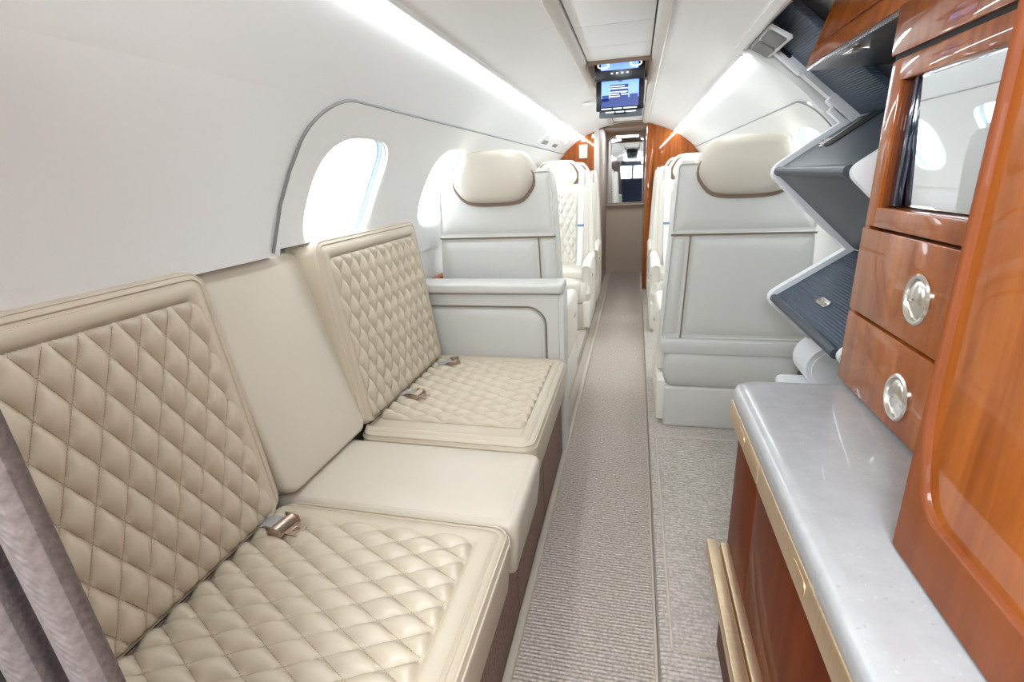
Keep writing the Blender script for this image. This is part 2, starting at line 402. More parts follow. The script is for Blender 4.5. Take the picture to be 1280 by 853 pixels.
# ceiling: arcs, rails and trough
cb = bmesh.new(); XT = .140
th_t = math.degrees(math.acos((XT + .045) / RR))
for side in (-1, 1):
    arc_patch(cb, -.9, YE, 62, th_t, side, ny=14)
z_r = W(0, th_t, 1).z
struct(obj_from_bm('ceiling', cb, ceilm))
rb = bmesh.new()
for s in (-1, 1):
    def sec(y): return [Vector((CX + s * x, y, z)) for x, z in ((XT + .047, z_r + .002), (XT + .040, z_r - .008), (XT + .014, z_r - .004), (XT + .002, z_r + .004), (XT, z_r + .05))]
    t = loft([sec(-.9), sec(YE)], False, False, closed=False); merge(rb, t)
struct(obj_from_bm('trim_5', rb, rail_m))
tb = bmesh.new()
B(tb, CX - XT - .02, CX + XT + .02, -.9, YE + .02, z_r + .05, z_r + .06)
struct(obj_from_bm('trim_6', tb, brown_tr))
cp = empty('ceiling_panel_row', (CX, 0, z_r)); tag(cp, 'row of cream lift-out panels along the centre of the ceiling', 'ceiling panels')
ys = [-.3, .1, .5, .88, 1.27, 1.62, 1.965, 2.27, 2.53]
for a, b in zip(ys, ys[1:]): box('panel', -XT + .004, XT - .004, a + .002, b - .002, .012, .03, ceilm, cp, .002)
ys = [3.15, 3.55, 3.95, 4.35, 4.75, 5.15, 5.38]
for a, b in zip(ys, ys[1:]): box('panel', -XT + .004, XT - .004, a + .002, b - .002, .012, .03, ceilm, cp, .002)

# floor
struct(box('floor', -.30, .10, -.9, 7.0, -.05, 0, carpet_a, bev=0))
RF = .08
struct(box('floor_left', -1.15, -.30, -.9, 7.0, -.06, -.004, binding, bev=0))
struct(box('trim_7', .10, .86, -.9, YE, -.05, RF, carpet_b, bev=.006))
struct(box('trim_8', -.312, -.288, -.9, YE, -.02, .018, binding, bev=.004))
struct(box('trim_9', .090, .099, -.9, 7.0, -.01, .012, binding, bev=.003))
struct(box('trim_10', -.98, -.36, 2.25, YE, -.05, RF, carpet_b, bev=.006))
mb = bmesh.new(); mat_x0, mat_x1, my0, my1 = .132, .60, 1.065, 2.235
tube(mb, [(mat_x0, my1, RF + .004), (mat_x0, my0, RF + .004), (mat_x1, my0, RF + .004)], .0055, 8)
tube(mb, [(mat_x0, my1, RF + .004), (mat_x1, my1, RF + .004)], .0045, 8)
rug = box('carpet_insert', mat_x0, mat_x1, my0, my1, RF, RF + .006, carpet_b, bev=.002)
tag(rug, 'ribbed taupe carpet insert with pale bound edge on the raised right floor', 'carpet')
obj_from_bm('binding', mb, binding, rug)

# LED strips
def strip(y0, y1, side, label):
    t = empty('ceiling_light_strip', (CX, y0, CZ)); tag(t, label, 'light strip')
    def sec(y, prof): return [W(y - y0, th, side, o) - Vector((CX, 0, CZ)) for th, o in prof]
    ny = 12
    def ext(prof): return loft([sec(y0 + (y1 - y0) * k / ny, prof) for k in range(ny + 1)], False, False, closed=False)
    obj_from_bm('diffuser', ext([(61.5, -.002), (61.2, .009), (60.5, .012), (59.9, .006), (59.8, -.002)]), led, t)
    obj_from_bm('lip', ext([(62.7, -.004), (62.5, .004), (62.0, .006), (61.6, .004), (61.55, -.002)]), wallm, t)
strip(-.6, YE - .01, -1, 'long glowing light strip high along the left cabin wall')
strip(2.12, YE - .01, 1, 'glowing light strip above the right windows beyond the steps')

# bulkhead partitions at the end of the cabin
def disc_cut(x0, x1, z0, thick, y):
    """a board whose outer edge follows the hull"""
    n = 28; top = []
    for k in range(n + 1):
        x = x0 + (x1 - x0) * k / n; d = RR ** 2 - (x - CX) ** 2
        top.append((x, CZ + math.sqrt(max(d, 0)) - .003))
    poly = [(x0, z0)] + top + [(x1, z0)]
    return loft([[Vector((x, y + yy, z)) for x, z in poly] for yy in (0, thick)])
struct(obj_from_bm('wall_end_left', disc_cut(-1.0, -.40, .05, .03, YE - .04), cherry))
struct(obj_from_bm('wall_end_right', disc_cut(.135, .82, .05, .03, YE - .04), cherry))
struct(obj_from_bm('wall_end_top', disc_cut(-.40, .135, 1.745, .03, YE - .04), brown_tr))
struct(box('wall_vestibule_left', -.43, -.375, YE - .06, 7.0, -.05, 1.80, pale_bm, bev=.004))
struct(box('wall_vestibule_right', .10, .16, YE - .06, 7.0, 0, 1.80, cherry, bev=.004))
struct(box('wall_vestibule_far', -.46, .18, 7.0, 7.04, -.06, 1.9, bin_m, bev=0))
struct(box('ceiling_vestibule', -.42, .14, YE, 7.03, 1.80, 1.83, pale_bm, bev=0))
mm = bmesh.new(); mp = [(-.355, .93), (.088, .93), (.088, 1.70), (.03, 1.765), (-.29, 1.765), (-.355, 1.70)]
loft([[Vector((x, y, z)) for x, z in mp] for y in (6.992, 6.980)], bm=mm)
mo = tag(obj_from_bm('aisle_mirror', mm, mirror_m, smooth=False), 'tall mirror with clipped corners at the far end of the aisle', 'mirror')
fm = bmesh.new(); tube(fm, [(x, 6.985, z) for x, z in mp], .009, 6, True); obj_from_bm('mirror_frame', fm, pale_bm, mo)
ld = tag(box('bulkhead_ledge', -.37, .10, 6.955, 6.999, .895, .917, bin_m, bev=.004), 'thin beige ledge below the mirror at the aisle end', 'ledge')
sp = tag(box('switch_plate', -.585, -.50, YE - .052, YE - .041, 1.47, 1.60, switch_m, bev=.003), 'small cream square plate on the left wooden end partition', 'switch plate')
box('rim', -.592, -.493, YE - .045, YE - .0405, 1.463, 1.607, brown_tr, sp, .002)
tag(box('switch_button', -.56, -.51, YE - .05, YE - .041, 1.63, 1.645, white_pl, bev=.002), 'thin white button strip above the cream plate on the wood', 'switch')
q = tag(box('call_light', -.455, -.42, YE - .052, YE - .041, 1.66, 1.70, white_pl, bev=.003), 'tiny white call light near the top of the left wooden partition', 'light')

# flight deck side behind the camera: partition with an opening, dark deck beyond with windscreen panes
for x0, x1 in ((-1.12, -.42), (.20, .95)): struct(box('wall_rear', x0, x1, -.94, -.90, -.05, 1.85, wallm, bev=0))
struct(box('wall_rear', -.42, .20, -.94, -.90, 1.62, 1.85, wallm, bev=0))
deckm = mat('flight_deck_dark', (.03, .05, .10), .5)
fd = bmesh.new(); B(fd, -.9, -.88, -2.2, -.94, 0, 1.7); B(fd, .68, .70, -2.2, -.94, 0, 1.7); B(fd, -.9, .7, -2.2, -.94, -.06, 0); B(fd, -.9, .7, -2.2, -.94, 1.68, 1.7)
B(fd, -.9, .7, -2.22, -2.2, 0, 1.15); B(fd, -.9, .7, -2.22, -2.2, 1.5, 1.7)
for x in (-.9, -.13, .64): B(fd, x, x + .06, -2.22, -2.2, 1.15, 1.5)
struct(obj_from_bm('wall_flight_deck', fd, deckm, smooth=False))
# ------------------------------------------------------------ SOFA
# padded sill between the wall foot and the sofa backs
struct(box('trim_13', XW, -1.09, -.3, 2.14, 1.0, 1.118, wallm, bev=.01, seg=3))
sofa = empty('sofa', (-.6, 1.2, 0)); tag(sofa, 'long cream leather side sofa with two quilted places and a plain middle', 'sofa')
def own(o, par):
    o.parent = par; o.matrix_parent_inverse = Matrix.Translation(-Vector(par.location)); return o
SZ = .505
fs = frame((0, 0, SZ), (1, 0, 0), (0, 1, 0), (0, 0, 1))
sl = .075 / .59
fb = frame((-.870, 0, .5), (-sl, 0, 1), (0, 1, 0), (1, 0, sl))   # u up the back, w to the aisle
sk = math.hypot(1, sl)
def piping(f, u0, u1, v0, v1, r, w, par, mtl, rad_=.0026):
    b = bmesh.new(); tube(b, [f(u, v, w) for u, v in rr(u0, u1, v0, v1, r, 7)], rad_, 6, True)
    return own(obj_from_bm('piping', b, mtl, None), par) if False else obj_from_bm('piping', b, mtl, par)
def edge_stitch(f, u0, u1, v0, v1, r, w, par):
    b = bmesh.new(); line_stitch(b, [f(u, v, w) for u, v in rr(u0, u1, v0, v1, r, 7)])
    s = obj_from_bm('stitching', b, thread, par, smooth=False); s['kind'] = 'stuff'; return s
SOFA_INV = Matrix.Translation((.6, -1.2, 0))
def sofapart(o): o.parent = sofa; o.matrix_parent_inverse = SOFA_INV; return o
# seat cushions
for nm, u0, u1, v0, v1, quilted in (('seat_cushion', -.893, -.262, .24, .968, True), ('seat_cushion', -.96, -.258, .975, 1.318, False), ('seat_cushion', -.893, -.280, 1.328, 2.135, True)):
    wb = -.165
    f = fs if quilted else frame((0, 0, SZ - .010), (1, 0, 0), (0, 1, 0), (0, 0, 1))
    bw = .078 if v0 < 1 else .062
    c = sofapart(obj_from_bm(nm, puff(f, u0, u1, v0, v1, wb, .05 if quilted else .03, bw if quilted else None, taper=.012, edge=.03 if quilted else .02, clamp_u0=.008 if quilted else None), leather if quilted else leather_pl))
    if quilted:
        if v0 < 1: q = quilt('quilted_panel', f, -.893 + .012, u1 - .078, v0 + .07, v1 - .066, (-.637, .861), leather, c)
        else: q = quilt('quilted_panel', f, -.893 + .012, u1 - .056, 1.328 + .13 - .006, v1 - .085, (-.637, 1.461), leather, c)
        edge_stitch(f, u0 + .034, u1 - .034, v0 + .034, v1 - .034, .03, .0032, c)
        b = bmesh.new(); tube(b, [f(u, v, -.006) for u, v in rr(u0 + .0085, u1 - .0085, v0 + .0085, v1 - .0085, .043, 7)], .003, 6, True); obj_from_bm('piping', b, leather, c)
        b = bmesh.new(); tube(b, [f(u, v, -.020) for u, v in rr(u0 + .0015, u1 - .0015, v0 + .0015, v1 - .0015, .048, 7)], .0025, 6, True); obj_from_bm('piping', b, leather, c)
    else:
        edge_stitch(f, u0 + .026, u1 - .026, v0 + .014, v1 - .014, .02, .0022, c)
# the border of the second seat is wider on its near side: filler welt comes from the cushion itself
# back cushions
for u0, u1, v0, v1, quilted in ((.012, .645, .24, .930, True), (.012, .641, .955, 1.372, False), (.012, .652, 1.352, 2.098, True)):
    if quilted: f = fb
    else:
        s2 = .165 / .64; f = frame((-.868, 0, .5), (-s2, 0, 1), (0, 1, 0), (1, 0, s2))
    c = sofapart(obj_from_bm('back_cushion', puff(f, u0, u1, v0, v1, -.125 if quilted else -.09, .045, .06 if quilted else None, crown=.004, edge=.022 if quilted else .016, clamp_u0=.008 if quilted else None), leather if quilted else leather_pl))
    if quilted:
        off = 0 if v0 < 1 else 0
        quilt('quilted_panel', f, u0 + .010, u1 - .062, v0 + .055, v1 - .056 if v0 > 1 else v1 - .042, ((1.025 - .5) * sk, .607 if v0 < 1 else 1.447), leather, c)
        edge_stitch(f, u0 + .026, u1 - .026, v0 + .026, v1 - .026, .03, .0032, c)
        b = bmesh.new(); tube(b, [f(u, v, -.007) for u, v in rr(u0 + .006, u1 - .006, v0 + .006, v1 - .006, .04, 7)], .0028, 6, True); obj_from_bm('piping', b, leather, c)
# base and kick panels
sofapart(box('base', -1.10, -.335, .24, 2.14, 0, .335, seam_d, bev=0))
for a, b_ in ((.24, .70), (.705, 1.16), (1.165, 1.62), (1.625, 2.13)):
    sofapart(box('kick_panel', -.335, -.312, a, b_, .018, .335, carpet_k, bev=.003))
# armrest console at the far end
arm = sofapart(box('armrest', -1.0, -.318, 2.15, 2.262, .0, .80, seat_l, bev=.008, seg=3))
def armpart(o): o.parent = arm; return o
armpart(box('armrest_cap', -1.0, -.300, 2.118, 2.275, .806, .850, seat_l, bev=.012, seg=3))
fa = frame((0, 2.150, 0), (1, 0, 0), (0, 0, 1), (0, -1, 0))
armpart(obj_from_bm('inset_panel', puff(fa, -1.0, -.385, .40, .735, .001, .085, None, crown=.012, edge=.010), seat_l))
b = bmesh.new(); tube(b, [fa(u, v, .001) for u, v in rr(-1.01, -.379, .39, .741, .088, 8)], .004, 6, True); armpart(obj_from_bm('seam', b, seam_d))
armpart(box('end_panel', -.318, -.296, 2.14, 2.27, 0, .80, seat_l, bev=.004))

# belts on the sofa
def rrbox_loop(): pass
def buckle(name, loc, rz, label, tongue=True, strap=True, s=1.0):
    t = empty(name, loc, rz); tag(t, label, 'seat belt')
    # barrel shaped cover
    n = 12; L = []
    for k in range(n):
        a = PI * k / (n - 1); L.append((-.017 * math.cos(a) * s, .004 * s + .018 * math.sin(a) * s))
    L += [(.017 * s, 0), (-.017 * s, 0)]
    bm = loft([[Vector((x, y, z)) for x, z in L] for y in (-.030 * s, .030 * s)]); obj_from_bm('buckle_cover', bm, bronze, t)
    b = bmesh.new()
    for y in (-.031, .031): B(b, -.020 * s, .024 * s, (y - .0015) * s, (y + .0015) * s, 0, .022 * s, .001)
    B(b, .016 * s, .023 * s, -.03 * s, .03 * s, .001, .004, .001); obj_from_bm('buckle_body', b, bronze, t)
    if tongue:
        b = bmesh.new(); B(b, .02 * s, .034 * s, -.020 * s, .020 * s, .003, .006, .001); B(b, .046 * s, .058 * s, -.020 * s, .020 * s, .003, .006, .001)
        B(b, .034 * s, .046 * s, -.020 * s, -.007 * s, .003, .006, .001); B(b, .034 * s, .046 * s, .007 * s, .020 * s, .003, .006, .001)
        obj_from_bm('tongue', b, bronze, t)
    if strap:
        pts = [(-.012, .012), (-.035, .012), (-.055, .004), (-.075, .004), (-.085, -.02)]
        b = loft([[Vector((x * s, yy * s, z + zz)) for yy, zz in ((-.021, 0), (.021, 0), (.021, .002), (-.021, .002))] for x, z in pts]); obj_from_bm('webbing', b, beltm, t)
    return t
buckle('seat_belt', (-.812, .845, SZ + .010), rad(-8), 'bronze seat belt buckle in the seat crease of the nearest quilted place')
buckle('seat_belt', (-.800, 1.62, SZ + .012), rad(-12), 'bronze buckle with pale metal tongue on the far quilted seat, the nearer of its two', s=.9)
buckle('seat_belt', (-.775, 1.985, SZ + .012), rad(25), 'grey webbing and bronze buckle at the corner by the sofa armrest', tongue=False, s=.95)
b = bmesh.new()
pts = [(0, 0, .004), (.03, .01, .010), (.06, .015, .005), (.09, .035, .012), (.115, .05, .004), (.13, .05, -.004)]
L = [[Vector((x * .3 + dy, y_, z + dz)) for dy, dz in ((-.018, 0), (.018, 0.004), (.018, .007), (-.018, .003))] for (y_, x, z) in pts]
wt = obj_from_bm('seat_belt', loft(L), white_pl); wt.location = (-1.0, 1.40, 1.153)
tag(wt, 'loose pale shoulder belt end lying on top of the far sofa back', 'seat belt')

# ------------------------------------------------------------ CABIN ARMCHAIRS
def chaikin(P, n=2):
    for _ in range(n):
        Q = []
        for i in range(len(P)):
            a, b_ = P[i], P[(i + 1) % len(P)]
            Q += [tuple(.75 * a[k] + .25 * b_[k] for k in (0, 1)), tuple(.25 * a[k] + .75 * b_[k] for k in (0, 1))]
        P = Q
    return P
HR = chaikin([(-.212, -.005), (-.150, .105), (-.095, .125), (.095, .125), (.150, .105), (.212, -.005), (.165, -.085), (.105, -.115), (-.105, -.115), (-.165, -.085)], 2)
def hr_loft(prof, cx, cz, M=None):
    return loft([[Vector((cx + x * s, y, cz + z * s)) for x, z in HR] for s, y in prof])
SEATS = {}
def cabin_seat(loc, rz, label, flip=1, group=None, facing=False):
    """local: front is -y, back panel at +y; flip: which local x side faces the aisle; z=0 raised floor"""
    root = empty('cabin_seat', loc, rz); tag(root, label, 'armchair', group)
    key = (flip, facing)
    if key in SEATS:
        def cp(o, par):
            c = o.copy(); COL.objects.link(c); c.parent = par
            for ch in o.children: cp(ch, c)
        for ch in SEATS[key].children: cp(ch, root)
        return root
    SEATS[key] = root; L, C = (seat_cream, seat_cream) if facing else (seat_l, seat_cream)
    box('plinth', -.30, .285, -.66, -.012, 0, .215, L if not facing else seat_tan, root, .012, 3)
    # gathered lower skirt
    loops = []
    for z, d in ((.215, .03), (.225, .018), (.27, .004), (.33, 0), (.385, .004), (.395, .012)):
        loops.append([Vector((x, y, z)) for x, y in rr(-.30 + d, .30 - d, -.66 + d, .0 - d, .03)])
    obj_from_bm('skirt', loft(loops), L, root)
    loops = []
    for z, d in ((.392, .014), (.396, .002), (.43, -.004), (.456, .002), (.462, .012)):
        loops.append([Vector((x, y, z)) for x, y in rr(-.315 + d, .315 - d, -.55 + d, .008 - d, .03)])
    obj_from_bm('recline_band', loft(loops), L, root)
    # back shell
    loops = []
    for z, hw, d in ((.455, .318, 0), (.60, .312, 0), (.95, .296, 0), (1.15, .285, 0), (1.22, .276, .004), (1.245, .262, .02), (1.25, .24, .04)):
        loops.append([Vector((x, y, z)) for x, y in rr(-hw, hw, -.17 + d, -.012 - d, .035)])
    obj_from_bm('back_shell', loft(loops), L, root)
    # rear panels (puffed): lower large, lower aisle strip, upper
    ax = flip
    def rp(x0, x1, z0, z1, n_):
        f = frame((0, -.014, 0), (1, 0, 0), (0, 0, 1), (0, 1, 0))
        def g(u, v, w):
            k = 1 - (v - .46) * .165; return f(u * k, v, w)
        return obj_from_bm(n_, puff(g, x0, x1, z0, z1, .0, .018, None, crown=.010, edge=.012), L, root)
    if ax > 0: rp(-.312, .225, .470, .945, 'rear_panel'); rp(.229, .312, .470, .945, 'rear_panel')
    else: rp(-.225, .312, .470, .945, 'rear_panel'); rp(-.312, -.229, .470, .945, 'rear_panel')
    rp(-.314, .314, .952, 1.248, 'rear_panel')
    sb = bmesh.new(); B(sb, -.292, .292, -.012, -.004, .945, .952, 0); xs = .227 * ax * .955
    t = bmesh.new(); vv = [(.227 * ax * 1.0, .47), (.227 * ax * .922, .947)]
    loft([[Vector((x + d, y, z)) for d, y in ((-.003, -.012), (.003, -.012), (.003, -.004), (-.003, -.004))] for x, z in vv], bm=t); merge(sb, t)
    obj_from_bm('seam', sb, seam_d, root)
    # headrest with brown trim line and grab bar
    hz = 1.225
    h = obj_from_bm('headrest', hr_loft(((.80, -.185), (.93, -.175), (1.0, -.145), (1.02, -.08), (1.0, -.01), (.96, .018), (.88, .034), (.7, .042)), 0, hz), seat_tan if not facing else seat_cream, root)
    obj_from_bm('trim_line', hr_loft(((1.0, -.02), (1.015, -.005), (1.0, .008)), 0, hz - .011), brown_tr, h)
    obj_from_bm('trim_line', hr_loft(((.955, -.181), (.965, -.176), (.95, -.17)), 0, hz - .012), brown_tr, h)
    # headrest top/side wings at the seat corners
    for s in (-1, 1):
        box('belt_guide', s * .232 - .028, s * .232 + .028, -.09, -.045, 1.235, 1.262, rail_m, root, .006)
    # seat cushion
    fc = frame((0, 0, .405), (1, 0, 0), (0, 1, 0), (0, 0, 1))
    obj_from_bm('seat_cushion', puff(fc, -.245, .245, -.70, -.16, -.10, .05, None, crown=.012, edge=.03), C, root)
    # front of the back: quilted panel and side bolsters
    ff = frame((0, -.186, .42), (1, 0, 0), (0, 0, 1), (0, -1, 0))
    bc = obj_from_bm('back_cushion', puff(ff, -.27, .27, 0, .74, -.02, .04, .10, edge=.02), C, root)
    if facing:
        quilt('quilted_panel', ff, -.172, .172, .06, .66, (0, .3), C, bc, a=.03, b=.0595, N=6, D=.018, stitches=False)
    # armrests
    for s in (-1, 1):
        a0, a1 = (s * .255, s * .325) if s > 0 else (s * .325, s * .255)
        loops = []
        for y, z0, z1 in ((-.64, .36, .50), (-.655, .30, .53), (-.62, .235, .560), (-.55, .235, .572), (-.30, .24, .574), (-.165, .25, .574)):
            loops.append([Vector((u, y, v)) for u, v in rr(a0, a1, z0, z1, .028, 4)])
        ar = obj_from_bm('armrest', loft(loops), C, root)
        box('armrest_button', (a1 if s > 0 else a0) - .004, (a1 if s > 0 else a0) + .004, -.52, -.46, .42, .44, chrome, ar, .001)
        box('side_panel', (a0 if s > 0 else a0) + .004, a1 - .004, -.66, -.04, .02, .235, C, root, .01)
    if facing:
        x = .20 * flip
        b = loft([[Vector((x + xx + dx, y, z)) for dx, y in ((-.023, y0), (.023, y0), (.023, y0 + .003), (-.023, y0 + .003))] for xx, y0, z in ((.012 * flip, -.10, 1.25), (.008 * flip, -.19, 1.245), (.006 * flip, -.19, 1.1), (0, -.205, .8), (-.01 * flip, -.215, .5), (-.02 * flip, -.235, .43))])
        st = obj_from_bm('shoulder_belt', b, white_pl, root)
        box('belt_label', x - .026, x + .030, -.212, -.198, .80, .818, blue_m, st, .002)
    return root
cabin_seat((-.655, 2.37, .08), PI, 'cream leather armchair seen from behind, just beyond the sofa armrest', flip=-1)
cabin_seat((.452, 2.34, .08), PI, 'grey-cream leather armchair seen from behind, beside the folded steps', flip=1)
cabin_seat((-.655, 4.62, .08), 0, 'quilted cream armchair facing us on the left, behind the first left chair', flip=1, facing=True)
cabin_seat((.46, 4.62, .08), 0, 'quilted cream armchair facing us on the right, behind the first right chair', flip=-1, facing=True)
cabin_seat((-.655, 5.50, .08), 0, 'farthest cream armchair on the left, against the wooden end partition', flip=1, facing=True)
cabin_seat((.46, 5.50, .08), 0, 'farthest cream armchair on the right, against the wooden end partition', flip=-1, facing=True)
# side ledges
for side, y0, lab in ((-1, 2.28, 'reddish wooden side ledge under the left windows beside the armchairs'), (1, 2.45, 'reddish wooden side ledge under the right windows beside the armchairs')):
    x0, x1 = (-1.02, -.975) if side < 0 else (.79, .835)
    l = tag(box('side_ledge', x0, x1, y0, 5.5, .80, .83, cherry, bev=.006), lab, 'ledge')

# ------------------------------------------------------------ OVERHEAD MONITOR
mon = empty('overhead_monitor', (CX, 2.75, z_r)); tag(mon, 'black drop-down video monitor with lit blue screen in the ceiling trough', 'monitor')
def mpart(o): o.parent = mon; o.matrix_parent_inverse = Matrix.Translation((-CX, -2.75, -z_r)); return o
lit = mat('screen_blue', (.3, .5, 1), .3, emis=(.16, .30, .85), estr=.42)
lit_d = mat('screen_dark_blue', (.02, .04, .2), .3, emis=(.01, .025, .12), estr=.5)
lit_w = mat('screen_white', (.8, .9, 1), .3, emis=(.75, .87, 1), estr=.32)
yq = 2.75
def PX(px, py, y):   # helper used once to lay the monitor's parts out in its own plane
    v = R3 @ Vector(((px - 640) / 620, -(py - 426.5) / 620, -1)); t = y / v.y; return Vector((v.x * t, y, 1.3 + v.z * t))
def plate(name, pts, y, th, m, par=None, inv=True):
    o = obj_from_bm(name, loft([[Vector((x, y + d, z)) for x, z in pts] for d in (th, 0)]), m, None, smooth=False); return o
# opening frame around the monitor well
of = bmesh.new()
B(of, CX - XT - .004, CX - XT + .006, 2.53, 3.14, z_r - .012, z_r + .05, .002); B(of, CX + XT - .006, CX + XT + .004, 2.53, 3.14, z_r - .012, z_r + .05, .002)
B(of, CX - XT, CX + XT, 2.525, 2.531, z_r - .004, z_r + .03, .002)
mpart(obj_from_bm('well_frame', of, brown_tr))
# scene plane values from the measured layout
a = PX(745, 97, yq); c_ = PX(805, 135, yq)
x0, x1, z1, z0 = a.x, c_.x, a.z, c_.z
mpart(box('monitor_case', x0, x1, yq, yq + .035, z0, z1, black, bev=.006))
a = PX(752, 100, yq); c_ = PX(798, 131, yq); sx0, sx1, sz1, sz0 = a.x, c_.x, a.z, c_.z
scr = mpart(box('screen', sx0, sx1, yq - .004, yq + .001, sz0, sz1, lit, bev=0))
def sbox(n_, u0, u1, v0, v1, m, y=yq - .006):
    o = box(n_, sx0 + (sx1 - sx0) * u0, sx0 + (sx1 - sx0) * u1, y, y + .0015, sz0 + (sz1 - sz0) * v0, sz0 + (sz1 - sz0) * v1, m, None, 0)
    o.parent = scr; return o
sbox('picture_area', .0, 1, 0, .3, lit_d); sbox('picture_area', .24, .72, .3, .78, lit_d); sbox('picture_area', .45, .56, .88, 1, lit_d); sbox('picture_area', .02, .2, .2, .42, lit_d)
sbox('picture_area', .76, .98, .3, .42, lit_d)
for u0, u1, v in ((.25, .62, .70), (.22, .74, .62), (.22, .70, .50), (.22, .48, .42), (.52, .66, .47), (.22, .50, .34), (.54, .72, .40)): sbox('caption_line', u0, u1, v, v + .035, lit_w, yq - .008)
for u0, u1, v in ((.0, .28, -.10), (.32, .56, -.10), (.60, .96, -.10), (.12, .36, -.23), (.40, .62, -.23), (.66, .94, -.23)): sbox('caption_line', u0, u1, v, v + .045, lit_w, yq - .008)
a = PX(749, 135, yq + .02); c_ = PX(803, 144, yq + .02)
mpart(box('lower_flap', a.x, c_.x, yq + .02, yq + .05, c_.z, a.z, grey_d, bev=.004))
mpart(box('flap_latch', (a.x + c_.x) / 2 - .035, (a.x + c_.x) / 2 + .03, yq + .015, yq + .02, c_.z + .012, a.z, black, bev=.001))
# upper reflective flap, hinge arm, reflections in the flap put in as glowing shapes
a = PX(743, 74, 2.66); c_ = PX(806, 96, 2.66)
mpart(box('upper_flap', a.x, c_.x, 2.68, 2.70, c_.z, a.z + .03, black, bev=.003))
uf = mpart(box('screen_reflection', a.x + .03, c_.x - .03, 2.672, 2.680, a.z - .050, a.z - .012, lit, bev=0))
hub = bmesh.new()
for s in (-1, 1):
    cxm = (a.x + c_.x) / 2 + s * .075; tube(hub, [(cxm + .026 * math.cos(2 * PI * k / 16), 2.668, a.z - .030 + .012 * math.sin(2 * PI * k / 16)) for k in range(16)], .003, 6, True)
mpart(obj_from_bm('lamp_reflection', hub, mat('lamp_reflection_glow', (1, .95, .8), .3, emis=(1, .95, .8), estr=.4)))
for k in range(4):
    xx = (a.x + c_.x) / 2 - .040 + .024 * k; mpart(box('light_reflection', xx, xx + .010, 2.672, 2.68, a.z - .068, a.z - .062, lit_w, bev=0))
mpart(box('hinge_arm', (x0 + x1) / 2 - .02, (x0 + x1) / 2 + .02, 2.70, 2.76, z1 - .01, z_r + .01, black, bev=.004))
rl = empty('reading_light_bar', (CX, 3.12, z_r)); tag(rl, 'small chrome reading light bar in the ceiling behind the monitor', 'lamp')
box('bar', -.11, .11, -.02, .02, -.012, .012, chrome, rl, .006)
for s in (-1, 1): box('lamp', s * .06 - .03, s * .06 + .03, -.024, -.016, -.010, .008, rail_m if s < 0 else black, rl, .002)
# little things on the ceiling and wall far away
for (yy, th, w_, lab, cat) in ((4.1, 52.5, .02, 'small round reading lamp on the left upper wall, nearer one', 'lamp'), (5.0, 52.5, .02, 'small round reading lamp on the left upper wall by the end partition', 'lamp')):
    p = W(yy, th, -1, .006); b = bmesh.new(); bmesh.ops.create_cone(b, cap_ends=True, segments=20, radius1=w_ * 1.4, radius2=w_, depth=.02)
    o = obj_from_bm('reading_lamp', b, white_pl); o.location = p; o.rotation_euler = (0, rad(140), 0); tag(o, lab, cat)
vp = empty('service_panel', W(4.45, 51, -1, 0)); tag(vp, 'white passenger service panel with vents low on the left ceiling curve', 'service panel')
def arcbox(nm, y0, y1, t0, t1, o0, m, par, base):
    pr = [(t0, -.002), (t0, o0), (t1, o0), (t1, -.002)]
    t = loft([[W(y, th, -1, o) - base for th, o in pr] for y in (y0, y1)]); return obj_from_bm(nm, t, m, par)
vb = W(4.45, 51, -1, 0)
arcbox('plate', 3.9, 5.0, 47.5, 53.5, .008, wallp, vp, vb); arcbox('vent', 4.0, 4.2, 48.5, 50.5, .014, bead_m, vp, vb); arcbox('vent', 4.5, 4.7, 48.5, 50.5, .014, bead_m, vp, vb)
dt = tag(box('ceiling_detector', -.36, -.30, 3.6, 3.7, W(0, 73, -1).z - .012, W(0, 73, -1).z + .004, ceilm, bev=.004), 'small cream detector on the ceiling left of the monitor', 'detector')

# ------------------------------------------------------------ FOLDED STEPS (right, at the cabin door)
st = empty('folded_steps', (.7, 1.7, .08)); tag(st, 'folded door steps with dark grey treads and white zigzag edges', 'steps')
def spart(o, par=None): o.parent = par or st; o.matrix_parent_inverse = Matrix() if par else Matrix.Translation((-.7, -1.7, -.08)); return o
yn, yf = 1.37, 2.0
Pz = [(.379, 1.731), (.711, 1.444), (.472, 1.281), (.760, 1.006), (.507, .829), (.80, .56)]
def rounded_zig(P, r, n=5):
    out = [P[0]]
    for i in range(1, len(P) - 1):
        p = Vector(P[i]); a = (Vector(P[i - 1]) - p).normalized(); b_ = (Vector(P[i + 1]) - p).normalized()
        for k in range(n + 1):
            t = k / n; q = p + a * r * (1 - t) ** 2 + b_ * r * t ** 2; out.append((q.x, q.y))
    return out + [P[-1]]
def slab(P0, P1, y0, y1, th, m, nm, r=.006, shrink=0.0):
    """a tread between two profile points, extruded along y; thickness to the door side"""
    p, q = Vector(P0), Vector(P1); d = (q - p).normalized(); n = Vector((-d.y, d.x))
    if n.x < 0: n = -n
    p = p - d * shrink * -1; q = q - d * shrink
    pts = [p, q, q + n * th, p + n * th]
    bm = loft([[Vector((v.x, y, v.y)) for v in pts] for y in (y0, y1)]); bmesh.ops.bevel(bm, geom=bm.edges[:], offset=r, segments=3, profile=.5, affect='EDGES')
    return obj_from_bm(nm, bm, m)
spart(slab(Pz[0], Pz[1], 1.70, yf, .02, ribm, 'tread'))
t1 = spart(slab(Pz[1], Pz[2], yn, yf, .02, smoothstep_m, 'riser'))
spart(slab(Pz[2], Pz[3], yn, yf, .02, smoothstep_m, 'tread'))
t2 = spart(slab(Pz[3], Pz[4], yn, yf, .02, ribm, 'riser'))
spart(slab(Pz[4], Pz[5], yn, yf, .02, smoothstep_m, 'tread'))
